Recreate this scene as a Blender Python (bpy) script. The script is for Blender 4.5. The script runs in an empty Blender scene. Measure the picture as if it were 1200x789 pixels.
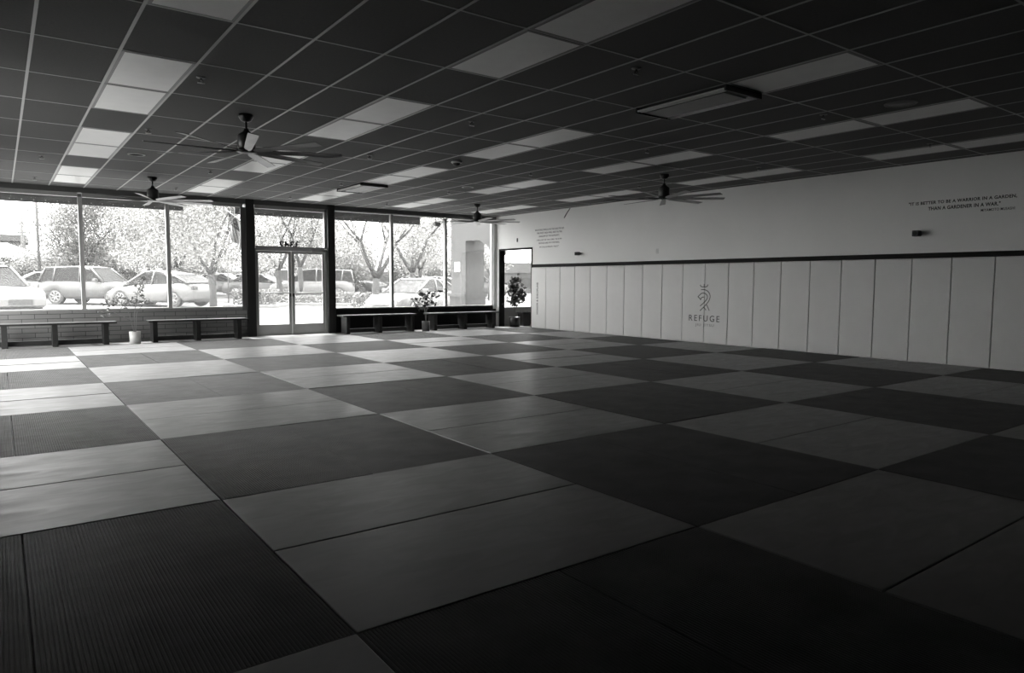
import bpy, bmesh, math, random
from math import sin, cos, pi, radians as R
from mathutils import Vector, Matrix
rnd = random.Random(7)
SC = bpy.context.scene
COL = SC.collection

# ------------------------------------------------------------------ materials
def new_mat(name):
    m = bpy.data.materials.new(name); m.use_nodes = True
    nt = m.node_tree
    return m, nt, nt.nodes['Principled BSDF']

def mat(name, g, rough=.6, metal=0., var=.12, scale=6., bump=0., spec=.5, tint=(1, 1, .985), coat=None, ior=1.5, rvar=0.):
    m, nt, b = new_mat(name)
    b.inputs['Roughness'].default_value = rough
    b.inputs['Metallic'].default_value = metal
    b.inputs['Specular IOR Level'].default_value = spec
    b.inputs['IOR'].default_value = ior
    if coat: b.inputs['Coat Weight'].default_value, b.inputs['Coat Roughness'].default_value = coat
    tc = nt.nodes.new('ShaderNodeTexCoord')
    n = nt.nodes.new('ShaderNodeTexNoise'); n.inputs['Scale'].default_value = scale; n.inputs['Detail'].default_value = 5
    nt.links.new(tc.outputs['Object'], n.inputs['Vector'])
    r = nt.nodes.new('ShaderNodeMapRange')
    r.inputs['From Min'].default_value = .25; r.inputs['From Max'].default_value = .75
    r.inputs['To Min'].default_value = 1 - var; r.inputs['To Max'].default_value = 1 + var
    nt.links.new(n.outputs['Fac'], r.inputs['Value'])
    mul = nt.nodes.new('ShaderNodeVectorMath'); mul.operation = 'SCALE'
    mul.inputs[0].default_value = (g * tint[0], g * tint[1], g * tint[2])
    nt.links.new(r.outputs['Result'], mul.inputs['Scale'])
    nt.links.new(mul.outputs['Vector'], b.inputs['Base Color'])
    if rvar:
        n3 = nt.nodes.new('ShaderNodeTexNoise'); n3.inputs['Scale'].default_value = scale * 2.2; n3.inputs['Detail'].default_value = 8; n3.inputs['Distortion'].default_value = 1.2
        mp = nt.nodes.new('ShaderNodeMapping'); mp.inputs['Scale'].default_value = (.6, 1.6, 1)
        nt.links.new(tc.outputs['Object'], mp.inputs['Vector']); nt.links.new(mp.outputs['Vector'], n3.inputs['Vector'])
        r3 = nt.nodes.new('ShaderNodeMapRange'); r3.inputs['From Min'].default_value = .3; r3.inputs['From Max'].default_value = .7
        r3.inputs['To Min'].default_value = rough - rvar; r3.inputs['To Max'].default_value = rough + rvar
        nt.links.new(n3.outputs['Fac'], r3.inputs['Value']); nt.links.new(r3.outputs['Result'], b.inputs['Roughness'])
    if bump:
        bp = nt.nodes.new('ShaderNodeBump'); bp.inputs['Strength'].default_value = bump; bp.inputs['Distance'].default_value = .01
        n2 = nt.nodes.new('ShaderNodeTexNoise'); n2.inputs['Scale'].default_value = scale * 6
        nt.links.new(tc.outputs['Object'], n2.inputs['Vector'])
        nt.links.new(n2.outputs['Fac'], bp.inputs['Height']); nt.links.new(bp.outputs['Normal'], b.inputs['Normal'])
    return m

def block_mat(name, g, mortar):
    m, nt, b = new_mat(name)
    b.inputs['Roughness'].default_value = .8; b.inputs['Specular IOR Level'].default_value = .2
    tc = nt.nodes.new('ShaderNodeTexCoord')
    mp = nt.nodes.new('ShaderNodeMapping'); mp.inputs['Rotation'].default_value = (R(-90), 0, 0)
    nt.links.new(tc.outputs['Object'], mp.inputs['Vector'])
    br = nt.nodes.new('ShaderNodeTexBrick')
    br.inputs['Scale'].default_value = 1.0
    br.inputs['Brick Width'].default_value = .46; br.inputs['Row Height'].default_value = .1
    br.inputs['Mortar Size'].default_value = .006
    br.inputs['Color1'].default_value = (g, g, g * .985, 1); br.inputs['Color2'].default_value = (g * .86, g * .86, g * .85, 1)
    br.inputs['Mortar'].default_value = (mortar, mortar, mortar, 1)
    nt.links.new(mp.outputs['Vector'], br.inputs['Vector'])
    nt.links.new(br.outputs['Color'], b.inputs['Base Color'])
    bp = nt.nodes.new('ShaderNodeBump'); bp.inputs['Strength'].default_value = .5; bp.inputs['Distance'].default_value = .006; bp.invert = True
    nt.links.new(br.outputs['Fac'], bp.inputs['Height']); nt.links.new(bp.outputs['Normal'], b.inputs['Normal'])
    return m

def glass_mat(name, tint=.95, refl=.9, haze=.012):
    m = bpy.data.materials.new(name); m.use_nodes = True
    nt = m.node_tree; nt.nodes.clear()
    out = nt.nodes.new('ShaderNodeOutputMaterial'); mix = nt.nodes.new('ShaderNodeMixShader')
    t = nt.nodes.new('ShaderNodeBsdfTransparent'); t.inputs[0].default_value = (tint, tint, tint, 1)
    g = nt.nodes.new('ShaderNodeBsdfGlossy'); g.inputs['Roughness'].default_value = .03; g.inputs[0].default_value = (refl, refl, refl, 1)
    f = nt.nodes.new('ShaderNodeFresnel')
    ge = nt.nodes.new('ShaderNodeNewGeometry'); mr = nt.nodes.new('ShaderNodeMapRange')   # same index on both faces of the thin pane
    mr.inputs['To Min'].default_value = 1.5; mr.inputs['To Max'].default_value = 1/1.5
    nt.links.new(ge.outputs['Backfacing'], mr.inputs['Value']); nt.links.new(mr.outputs['Result'], f.inputs['IOR'])
    nt.links.new(f.outputs[0], mix.inputs[0]); nt.links.new(t.outputs[0], mix.inputs[1]); nt.links.new(g.outputs[0], mix.inputs[2])
    veil = nt.nodes.new('ShaderNodeBsdfTranslucent'); veil.inputs[0].default_value = (.9, .9, .9, 1)     # even veil that paints haze over the view
    m2 = nt.nodes.new('ShaderNodeMixShader'); m2.inputs[0].default_value = haze
    nt.links.new(mix.outputs[0], m2.inputs[1]); nt.links.new(veil.outputs[0], m2.inputs[2])
    nt.links.new(m2.outputs[0], out.inputs[0])
    return m

def leaf_mat(name, g, tr):
    m, nt, b = new_mat(name)
    oi = nt.nodes.new('ShaderNodeNewGeometry')
    r = nt.nodes.new('ShaderNodeMapRange'); r.inputs['To Min'].default_value = .45; r.inputs['To Max'].default_value = 1.6
    nt.links.new(oi.outputs['Random Per Island'], r.inputs['Value'])
    def col(v):
        s = nt.nodes.new('ShaderNodeVectorMath'); s.operation = 'SCALE'; s.inputs[0].default_value = (v, v, v * .97)
        nt.links.new(r.outputs['Result'], s.inputs['Scale']); return s.outputs['Vector']
    nt.links.new(col(g), b.inputs['Base Color']); b.inputs['Roughness'].default_value = .45
    t = nt.nodes.new('ShaderNodeBsdfTranslucent'); nt.links.new(col(tr), t.inputs[0])
    add = nt.nodes.new('ShaderNodeAddShader'); out = nt.nodes['Material Output']
    nt.links.new(b.outputs[0], add.inputs[0]); nt.links.new(t.outputs[0], add.inputs[1]); nt.links.new(add.outputs[0], out.inputs[0])
    return m

M = {}
M['wall'] = mat('white_wall_paint', .74, .55, var=.03, scale=1.2)
M['wall_dark'] = mat('low_bounce_wall', .05, .6, var=.1)  # for the unseen back wall, coloured dark to hold down bounced light
M['block'] = block_mat('painted_block', .22, .07)
M['block_dark'] = block_mat('darker_block', .01, .006)  # same block pattern in a darker tone, right of the doors
M['floor'] = mat('concrete_floor', .2, .4, var=.12, scale=3)
M['tile'] = mat('black_ceiling_tile', .078, .75, var=.12, scale=40, bump=.15)
M['grid'] = mat('ceiling_grid_metal', .34, .35, .0, var=.05)
M['lens'] = mat('acrylic_lens', .88, .35, var=.03)
M['lensframe'] = mat('fixture_frame', .16, .4, .0, var=.05)
M['mat_light'] = mat('light_vinyl_mat', .025, .41, var=.2, scale=2.2, bump=.03, ior=2.1, rvar=.06)
M['mat_dark'] = mat('dark_ribbed_mat', .068, .46, var=.25, scale=3.2, bump=.03, ior=1.4, spec=.08, rvar=.04)
M['pad'] = mat('white_vinyl_pad', .56, .42, var=.03, scale=3)
M['rail'] = mat('black_rail', .012, .75, spec=.2)
M['black'] = mat('black_metal', .018, .4)
M['fan'] = mat('fan_dark_metal', .05, .32, .3)
M['fanblade'] = mat('fan_blade', .10, .28, .2)
M['alum'] = mat('aluminium_frame', .42, .38, .35, var=.04)
M['alum_dark'] = mat('dark_bronze_frame', .11, .4, .2)
M['flat_black'] = mat('flat_black_mesh', .008, .95, spec=.1)
M['grey_wall'] = mat('grey_wall_paint', .2, .6, var=.05)
M['white_trim'] = mat('white_trim_paint', .72, .45, var=.03)
M['glass'] = glass_mat('window_glass')
M['bench'] = mat('bench_dark_wood', .02, .42, var=.3, scale=9)
M['pot'] = mat('white_ceramic', .62, .35, var=.04)
M['pot_grey'] = mat('grey_ceramic', .16, .45, var=.06)
M['pot_dark'] = mat('dark_ceramic', .03, .4)
M['soil'] = mat('potting_soil', .03, .9, bump=.5)
M['stem'] = mat('plant_stem', .22, .7)
M['bark'] = mat('tree_bark', .065, .85, var=.35, scale=8, bump=.4)
M['leaf'] = leaf_mat('indoor_leaf', .12, .05)
M['leaf_dark'] = leaf_mat('ficus_leaf', .03, .015)
M['tree_a'] = leaf_mat('street_tree_leaf', .115, .10)
M['tree_b'] = leaf_mat('dense_tree_leaf', .095, .075)
M['hedge'] = leaf_mat('hedge_leaf', .10, .07)
M['ink'] = mat('black_vinyl_lettering', .02, .5, var=0)
M['ink_grey'] = mat('grey_vinyl_lettering', .14, .5, var=0)
M['plastic_white'] = mat('white_plastic', .6, .4, var=.02)
M['asphalt'] = mat('sunlit_asphalt', .11, .85, var=.12, scale=1.5)
M['sidewalk'] = mat('concrete_sidewalk', .2, .8, var=.08, scale=2)
M['stucco'] = mat('pale_stucco', .075, .85, var=.06, scale=4, bump=.2)
M['stucco_b'] = mat('building_stucco', .065, .85, var=.06, scale=2)
M['fascia'] = mat('dark_fascia', .12, .6, var=.15)
M['roofmetal'] = mat('standing_seam_roof', .08, .5, .0)
M['bglass'] = mat('building_window', .04, .15)
M['carwhite'] = mat('white_car_paint', .19, .25, var=.01)
M['carsilver'] = mat('silver_car_paint', .12, .28, .1, var=.01)
M['cardark'] = mat('dark_car_paint', .07, .25, var=.01)
M['carglass'] = mat('car_glass', .03, .3, var=.02, spec=.15)
M['tyre'] = mat('tyre_rubber', .07, .8)
M['rim'] = mat('alloy_rim', .3, .3, .4)
M['carblack'] = mat('car_black_trim', .07, .5)
M['lamp'] = mat('headlamp_lens', .3, .15)
M['tail'] = mat('tail_lamp_lens', .08, .2)
M['flag_light'] = mat('flag_white', .4, .8)
M['flag_red'] = mat('flag_red_stripe', .14, .8)
M['flag_blue'] = mat('flag_blue_canton', .05, .8)
M['sign'] = mat('sign_back', .26, .4)
M['galv'] = mat('galvanised_pole', .10, .5, .2)

# ------------------------------------------------------------------ mesh helpers
def bm_new(): return bmesh.new()

def box(bm, x0, y0, z0, x1, y1, z1, mi=0):
    vs = [bm.verts.new(c) for c in ((x0,y0,z0),(x1,y0,z0),(x1,y1,z0),(x0,y1,z0),(x0,y0,z1),(x1,y0,z1),(x1,y1,z1),(x0,y1,z1))]
    fs = [bm.faces.new([vs[i] for i in f]) for f in ((3,2,1,0),(4,5,6,7),(0,1,5,4),(1,2,6,5),(2,3,7,6),(3,0,4,7))]
    for f in fs: f.material_index = mi
    return vs

def bevel_all(bm, w, seg=1):
    bmesh.ops.bevel(bm, geom=list(bm.edges), offset=w, segments=seg, affect='EDGES', profile=.5)

def tube(bm, pts, rad, n=8, cap=True, mi=0):
    pts = [Vector(p) for p in pts]
    if not hasattr(rad, '__len__'): rad = [rad] * len(pts)
    rings = []
    up = Vector((0, 0, 1))
    for i, p in enumerate(pts):
        d = (pts[min(i+1, len(pts)-1)] - pts[max(i-1, 0)]).normalized()
        a = d.cross(up)
        if a.length < 1e-3: a = d.cross(Vector((1, 0, 0)))
        a.normalize(); b = d.cross(a)
        rings.append([bm.verts.new(p + (a * cos(2*pi*k/n) + b * sin(2*pi*k/n)) * rad[i]) for k in range(n)])
    for r0, r1 in zip(rings, rings[1:]):
        for k in range(n):
            f = bm.faces.new((r0[k], r0[(k+1) % n], r1[(k+1) % n], r1[k])); f.material_index = mi; f.smooth = True
    if cap:
        for r in (rings[0][::-1], rings[-1]):
            f = bm.faces.new(r); f.material_index = mi

def lathe(bm, prof, n=24, c=(0, 0), mi=0, smooth=True):
    """prof: list of (r, z); closed at ends."""
    rings = []
    for r, z in prof:
        if r < 1e-5: rings.append([bm.verts.new((c[0], c[1], z))])
        else: rings.append([bm.verts.new((c[0] + r*cos(2*pi*k/n), c[1] + r*sin(2*pi*k/n), z)) for k in range(n)])
    for a, b in zip(rings, rings[1:]):
        for k in range(n):
            k2 = (k+1) % n
            if len(a) == 1 and len(b) == 1: continue
            if len(a) == 1: f = bm.faces.new((a[0], b[k2], b[k]))
            elif len(b) == 1: f = bm.faces.new((a[k], a[k2], b[0]))
            else: f = bm.faces.new((a[k], a[k2], b[k2], b[k]))
            f.smooth = smooth; f.material_index = mi

def mesh(name, bm, mats):
    me = bpy.data.meshes.new(name)
    bmesh.ops.recalc_face_normals(bm, faces=list(bm.faces))
    bm.to_mesh(me); bm.free()
    for m in (mats if isinstance(mats, (list, tuple)) else [mats]): me.materials.append(m)
    return me

def obj(name, bm, mats, parent=None, loc=None):
    me = bm if isinstance(bm, bpy.types.Mesh) else mesh(name, bm, mats)
    o = bpy.data.objects.new(name, me); COL.objects.link(o)
    if parent is not None: o.parent = parent
    if loc is not None: o.location = loc
    return o

def tag(o, label, cat, group=None, kind=None):
    o['label'] = label; o['category'] = cat
    if group: o['group'] = group
    if kind: o['kind'] = kind
    return o

def thing(name, label, cat, loc=(0, 0, 0), rz=0., group=None):
    o = bpy.data.objects.new(name, None); COL.objects.link(o)
    o.empty_display_size = .1
    o.location = loc; o.rotation_euler = (0, 0, rz)
    return tag(o, label, cat, group)

def struct(name, bm=None, mats=None):
    if bm is None:
        o = bpy.data.objects.new(name, None); COL.objects.link(o)
    else: o = obj(name, bm, mats)
    o['kind'] = 'structure'
    return o

def copy_tree(root, loc, rz=None, label=None):
    r = root.copy(); COL.objects.link(r); r.location = loc
    if rz is not None: r.rotation_euler = (0, 0, rz)
    if label: r['label'] = label
    for ch in list(root.children):
        c = ch.copy(); COL.objects.link(c); c.parent = r
        for g in list(ch.children):
            d = g.copy(); COL.objects.link(d); d.parent = c
    return r

def boxbm(*dims, bev=0):
    bm = bm_new()
    box(bm, *dims)
    if bev: bevel_all(bm, bev)
    return bm

ORD = ['first','second','third','fourth','fifth','sixth','seventh','eighth','ninth','tenth','eleventh','twelfth','thirteenth','fourteenth',
       'fifteenth','sixteenth','seventeenth','eighteenth','nineteenth','twentieth','twenty-first','twenty-second']

# ------------------------------------------------------------------ room dimensions (metres, z = 0 is the top of the mats)
YW = 13.62          # inner face of the window wall
XR = 11.57          # right wall
XL = -1.72          # left wall
YB = -7.0           # back wall
HC = 3.351          # ceiling
FZ = -.06           # slab under the mats
GX, GY, GS = -.7306, 2.6928, .63558     # ceiling grid origin and cell width (cells are GS x 2*GS)

# ------------------------------------------------------------------ shell
struct('floor', boxbm(XL-.2, YB-.2, FZ-.15, 15.2, YW+.2, FZ), M['floor'])
struct('ceiling', boxbm(XL-.2, YB-.2, HC, XR+.2, YW+.2, HC+.15), M['tile'])
bm = bm_new()
w = .012
i = -1
for i in range(-1, 20):
    x = GX + i*GS
    if XL < x < XR: box(bm, x-w*1.05, YB, HC-.004, x+w*1.05, YW, HC+.01)
for j in range(-8, 10):
    y = GY + j*2*GS
    if YB < y < YW: box(bm, XL, y-w*.8, HC-.003, XR, y+w*.8, HC+.01)
struct('trim_1', bm, M['grid'])

# right wall with the side doorway
DY0, DY1, DZ = 11.80, 13.42, 2.30
WT = .16
bm = bm_new()
box(bm, XR, YB, FZ, XR+WT, DY0, HC)
box(bm, XR, DY0, DZ, XR+WT, DY1, HC)
box(bm, XR, DY1, FZ, XR+WT, YW, HC)
struct('wall_right', bm, M['wall'])
bm = bm_new()
t = .05
box(bm, XR-.012, DY0-t, FZ, XR+WT+.012, DY0+.01, DZ+t)
box(bm, XR-.012, DY1-.03, FZ, XR+WT+.012, DY1+.025, DZ+t)
box(bm, XR-.012, DY0, DZ, XR+WT+.012, DY1, DZ+t)
struct('trim_2', bm, M['rail'])
struct('wall_back', boxbm(XL-.2, YB-.2, FZ, XR+.2, YB, HC), M['wall_dark'])

# unseen left wall: corner opening and glass further back, both added for side light
OY0, OY1, OZ = 10.6, 13.55, 2.75
LY0, LY1, LZ0, LZ1 = 4.0, 7.2, .70, 3.15
bm = bm_new()
box(bm, XL-.18, YB, FZ, XL, LY0, HC)
box(bm, XL-.18, LY0, FZ, XL, LY1, LZ0)
box(bm, XL-.18, LY0, LZ1, XL, LY1, HC)
box(bm, XL-.18, LY1, FZ, XL, OY0, HC)
box(bm, XL-.18, OY0, OZ, XL, OY1, HC)
box(bm, XL-.18, OY1, FZ, XL, YW+.18, HC)
struct('wall_left', bm, M['wall'])

# front (window) wall
SL, SR = .70, .61       # sill heights left and right of the door
HZ = 3.155              # head of the glass
bm = bm_new()
box(bm, XL, YW, FZ-.2, 3.96, YW+.18, SL-.03)
o = struct('wall_front_left', bm, M['block'])
bm = bm_new()
box(bm, 6.24, YW, FZ-.2, XR, YW+.18, SR-.03)
struct('wall_front_right', bm, M['block_dark'])
struct('wall_front_header', boxbm(XL, YW-.02, HZ+.085, XR, YW+.18, HC+.1), M['alum_dark'])
struct('trim_3', boxbm(3.95, YW-.10, FZ, 4.15, YW+.18, HC), M['black'])
struct('trim_4', boxbm(6.055, YW-.10, FZ, 6.25, YW+.18, HC), M['black'])
struct('trim_5', boxbm(11.46, YW-.03, SR-.12, XR, YW+.18, HZ+.09), M['white_trim'])
struct('trim_6', boxbm(3.84, YW-.012, SL-.10, 3.95, YW, HZ), M['alum_dark'])

def window(n, axis, a0, a1, z0, z1, at, f=.04, dpt=.11, mats=None, top=.06):
    """A glazed bay: a0..a1 along the wall, at = inner face."""
    w = struct('window_%d' % n)
    bm = bm_new()
    def bx(u0, u1, v0, v1):
        if axis == 'x': box(bm, u0, at+.02, v0, u1, at+.02+dpt, v1)
        else: box(bm, at-.02-dpt, u0, v0, at-.02, u1, v1)
    bx(a0, a0+f, z0, z1); bx(a1-f, a1, z0, z1); bx(a0+f, a1-f, z0, z0+.03); bx(a0+f, a1-f, z1-.001, z1+top)
    obj('window_frame', bm, mats or M['alum'], w)
    bm = bm_new()
    if axis == 'x': box(bm, a0+f, at+.07, z0+.03, a1-f, at+.076, z1)
    else: box(bm, at-.076, a0+f, z0+.03, at-.07, a1-f, z1)
    obj('glass_pane', bm, M['glass'], w)
    return w
for n, (a, b) in enumerate(((XL, -1.28), (-1.28, .462), (.462, 2.205), (2.205, 3.95))):
    window(n+1, 'x', a, b, SL-.03, HZ, YW, top=.085)
window(5, 'x', 4.15, 6.055, 2.19, HZ, YW, f=.05, mats=M['alum'], top=.085)
for n, (a, b) in enumerate(((6.25, 7.995), (7.995, 9.765), (9.765, 11.47))):
    window(n+6, 'x', a, b, SR-.03, HZ+.06, YW, mats=M['alum'], top=.025)
for n in range(2):
    a = LY0 + n*(LY1-LY0)/2
    window(n+10, 'y', a, a+(LY1-LY0)/2, LZ0, LZ1, XL)  # unseen glazing, added to brighten the ceiling and right wall

# side room seen through the doorway
RX0, RX1, RY0 = XR+WT, 15.0, 9.0
bm = bm_new()
box(bm, RX1, RY0, FZ, RX1+.1, YW, HC); box(bm, RX0, RY0-.1, FZ, RX1+.1, RY0, HC)
struct('wall_side_room', bm, M['wall'])
struct('ceiling_side_room', boxbm(XR+.2, RY0-.1, HC-.35, RX1+.1, YW+.18, HC-.25), M['wall'])
bm = bm_new()
box(bm, RX0, YW, FZ-.2, RX1+.1, YW+.18, .50); box(bm, RX0, YW, 2.62, RX1+.1, YW+.18, HC); box(bm, RX0-.16, YW, FZ, RX0+.06, YW+.18, HC)
box(bm, 14.2, YW, .5, RX1+.1, YW+.18, 2.62)
struct('wall_front_side_room', bm, M['grey_wall'])
window(9, 'x', RX0+.06, 14.2, .50, 2.62, YW, f=.05, mats=M['alum'])

# ------------------------------------------------------------------ entrance doors (leaves, glass, push bars)
d = struct('door_1')
bm = bm_new()
box(bm, 4.15, YW+.0, FZ, 4.205, YW+.12, 2.17); box(bm, 6.0, YW+.0, FZ, 6.055, YW+.12, 2.17); box(bm, 4.205, YW, 2.105, 6.0, YW+.12, 2.19)
obj('door_frame', bm, M['alum'], d)
obj('threshold', boxbm(4.15, YW-.05, FZ, 6.055, YW+.14, FZ+.02), M['alum'], d)
for k, (a, b) in enumerate(((4.21, 5.098), (5.107, 5.995))):
    bm = bm_new()
    s = .05 if k == 0 else .06
    si = .075
    l, r = (s, si) if k == 0 else (si, s)
    box(bm, a, YW+.03, FZ+.02, a+l, YW+.075, 2.10); box(bm, b-r, YW+.03, FZ+.02, b, YW+.075, 2.10)
    box(bm, a+l, YW+.03, FZ+.02, b-r, YW+.075, .215); box(bm, a+l, YW+.03, 2.04, b-r, YW+.075, 2.10)
    leaf = obj('door_leaf', bm, M['alum'], d)
    obj('glass_pane', boxbm(a+l, YW+.05, .215, b-r, YW+.056, 2.04), M['glass'], leaf)
    bm = bm_new()
    tube(bm, [(a+.03, YW-.02, 1.03), (b-.03, YW-.02, 1.03)], .014, 10)
    tube(bm, [(a+.035, YW-.02, 1.03), (a+.035, YW+.035, 1.03)], .012, 8)
    tube(bm, [(b-.035, YW-.02, 1.03), (b-.035, YW+.035, 1.03)], .012, 8)
    obj('push_bar', bm, M['plastic_white'], leaf)
    bm = bm_new()
    x = b-.04 if k == 0 else a+.04
    box(bm, x-.02, YW+.0, .93, x+.02, YW+.03, 1.02)
    obj('lock_body', bm, M['black'], leaf)
bm = bm_new()
box(bm, 5.62, YW-.05, 2.10, 5.86, YW+.0, 2.155)
tube(bm, [(5.84, YW-.03, 2.11), (5.99, YW-.10, 2.085), (6.02, YW-.005, 2.09)], .012, 6)
obj('door_closer', bm, M['alum'], d)

# ------------------------------------------------------------------ lettering
def text_mesh(body, width, height, ext=.0012, bold=0., space=1.0):
    c = bpy.data.curves.new('lettering', 'FONT'); c.body = body; c.align_x = 'CENTER'; c.align_y = 'CENTER'
    c.extrude = ext; c.offset = bold; c.space_character = space; c.resolution_u = 3
    t = bpy.data.objects.new('tmp', c); COL.objects.link(t)
    dg = bpy.context.evaluated_depsgraph_get()
    me = bpy.data.meshes.new_from_object(t.evaluated_get(dg))
    bpy.data.objects.remove(t); bpy.data.curves.remove(c)
    xs = [v.co.x for v in me.vertices]; ys = [v.co.y for v in me.vertices]
    cx, cy = (max(xs)+min(xs))/2, (max(ys)+min(ys))/2
    sx, sy = width/(max(xs)-min(xs)), height/(max(ys)-min(ys))
    for v in me.vertices: v.co.x = (v.co.x-cx)*sx; v.co.y = (v.co.y-cy)*sy
    return me
WALLROT = Matrix(((0, 0, -1), (-1, 0, 0), (0, 1, 0))).to_euler()   # text plane onto the right wall, reading from inside
def wall_text(name, parent, body, y, z, width, height, x=XR-.0015, m='ink', bold=0., space=1.0, vertical=False):
    me = text_mesh(body, width, height, bold=bold, space=space); me.materials.clear(); me.materials.append(M[m])
    o = bpy.data.objects.new(name, me); COL.objects.link(o)
    o.parent = parent
    o.rotation_euler = WALLROT
    if vertical: o.rotation_euler = (Matrix(((0, 0, -1), (-1, 0, 0), (0, 1, 0))) @ Matrix.Rotation(pi/2, 3, 'Z')).to_euler()
    o.location = (x, y, z)
    return o

q = thing('wall_quote', 'black capital lettered quote about a warrior in a garden, high on white wall', 'wall lettering')
wall_text('quote_line', q, '"IT IS BETTER TO BE A WARRIOR IN A GARDEN,', .508, 2.680, 1.58, .064, bold=.03, space=1.08)
wall_text('quote_line', q, 'THAN A GARDENER IN A WAR."', .46, 2.585, 1.05, .062, bold=.03, space=1.08)
wall_text('quote_line', q, 'MIYAMOTO MUSASHI', -.03, 2.497, .46, .042, bold=.008, space=1.05)
q = thing('wall_quote', 'small black verse of six lines on white wall above side doorway', 'wall lettering')
for body, yy, zz, wd in (('WHOEVER DWELLS IN THE SHELTER OF', 11.0, 2.827, 1.28), ('THE MOST HIGH WILL REST IN THE', 11.0, 2.737, 1.12),
        ('SHADOW OF THE ALMIGHTY.', 11.0, 2.645, .92), ('I WILL SAY OF THE LORD, "HE IS MY', 11.0, 2.535, 1.12),
        ('REFUGE AND MY FORTRESS,', 11.0, 2.447, .92), ('MY GOD, IN WHOM I TRUST."', 11.0, 2.335, .86)):
    wall_text('verse_line', q, body, yy, zz, wd, .05, bold=.0, space=1.05)

me = text_mesh('3342', .54, .175, bold=.03); me.materials.clear(); me.materials.append(M['ink'])
o = bpy.data.objects.new('door_number', me); COL.objects.link(o)
o.rotation_euler = Matrix(((-1, 0, 0), (0, 0, 1), (0, 1, 0))).to_euler(); o.location = (5.075, YW+.079, 2.279)
tag(o, 'black number 3342 on transom glass over entrance, read from outside', 'number')

# ------------------------------------------------------------------ wall pads, rail and emblem
PW, PT = .61857, .045
PX = XR - PT
WY0 = 3.03536
def pad_mesh(width):
    bm = boxbm(0, 0, 0, PT, width-.006, 1.755)
    bevel_all(bm, .012, 3)
    return mesh('wall_pad', bm, M['pad'])
pm = pad_mesh(PW)
npad = 0
for k in range(13, -7, -1):
    y0 = WY0 + k*PW
    me = pm if k < 13 else pad_mesh(DY0-.055-y0)
    o = obj('wall_pad', me, None, loc=(PX, y0+.003, 0))
    extra = {13: ', narrow lettering running up it', 4: ', left half of emblem on it', 3: ', right half of emblem on it'}.get(k, '')
    tag(o, 'white vinyl wall pad, %s along from side doorway%s' % (ORD[npad], extra), 'wall pad', 'white pads lining the wall')
    npad += 1
o = obj('wall_rail', boxbm(PX-.012, WY0-6*PW, 1.762, XR, DY0-.05, 1.845, bev=.004), M['rail'])
tag(o, 'long black rail capping the white wall pads', 'rail')
PF = PX - .0022

wt = wall_text('pad_lettering', None, 'HONOR & DISCIPLINE', 11.46, .86, .92, .075, x=PF, bold=.03, space=1.15, vertical=True)
tag(wt, 'black capitals reading upward on pad beside the side doorway', 'wall lettering')

em = thing('pad_emblem', 'black crowned horse head emblem with REFUGE lettering on wall pads', 'emblem')
def E(cx, cy):      # emblem drawing units -> wall (y, z)
    return (5.524 - (cx - 298) * .002035, 1.302 - (cy - 95) * .001705)
def stroke(bm, pts, wd=.019):
    P = [Vector(E(*p)) for p in pts]
    # smooth with Catmull-Rom
    S = []
    for i in range(len(P)-1):
        p0, p1, p2, p3 = P[max(i-1, 0)], P[i], P[i+1], P[min(i+2, len(P)-1)]
        for s in range(6):
            u = s/6
            S.append(.5*((2*p1)+(p2-p0)*u+(2*p0-5*p1+4*p2-p3)*u*u+(3*p1-p0-3*p2+p3)*u**3))
    S.append(P[-1])
    L, Rr = [], []
    for i, p in enumerate(S):
        dd = (S[min(i+1, len(S)-1)] - S[max(i-1, 0)]).normalized(); nn = Vector((-dd.y, dd.x))*wd/2
        L.append(p+nn); Rr.append(p-nn)
    for x0, flip in ((PF, 0), (PF+.002, 1)):
        a = [bm.verts.new((x0, v.x, v.y)) for v in L]; b = [bm.verts.new((x0, v.x, v.y)) for v in Rr]
        for i in range(len(a)-1): bm.faces.new((a[i], a[i+1], b[i+1], b[i]))
bm = bm_new()
stroke(bm, [(246, 104), (256, 124), (275, 130), (298, 131), (320, 130), (338, 122), (350, 100)])
stroke(bm, [(298, 92), (298, 112), (298, 131)])
obj('crown_mark', bm, M['ink'], em)
bm = bm_new()
stroke(bm, [(258, 166), (300, 166), (345, 184), (374, 222), (380, 262), (366, 308), (335, 352), (298, 393), (250, 442)])
stroke(bm, [(250, 382), (284, 350), (318, 315), (342, 280), (342, 245), (318, 217), (290, 211), (262, 218), (238, 240), (217, 260)])
stroke(bm, [(217, 260), (236, 274), (250, 288), (255, 302)])
stroke(bm, [(255, 302), (262, 280), (278, 265), (302, 262)])
stroke(bm, [(338, 362), (356, 398), (374, 436)])
stroke(bm, [(300, 392), (314, 410), (330, 432)])
obj('horse_mark', bm, M['ink'], em)
wall_text('emblem_lettering', em, 'REFUGE', 5.509, .545, .83, .135, x=PF, m='ink', bold=.004, space=1.35)
wall_text('emblem_lettering', em, 'JIU JITSU', 5.49, .388, .50, .075, x=PF, m='ink_grey', bold=-.004, space=1.25)

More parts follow.
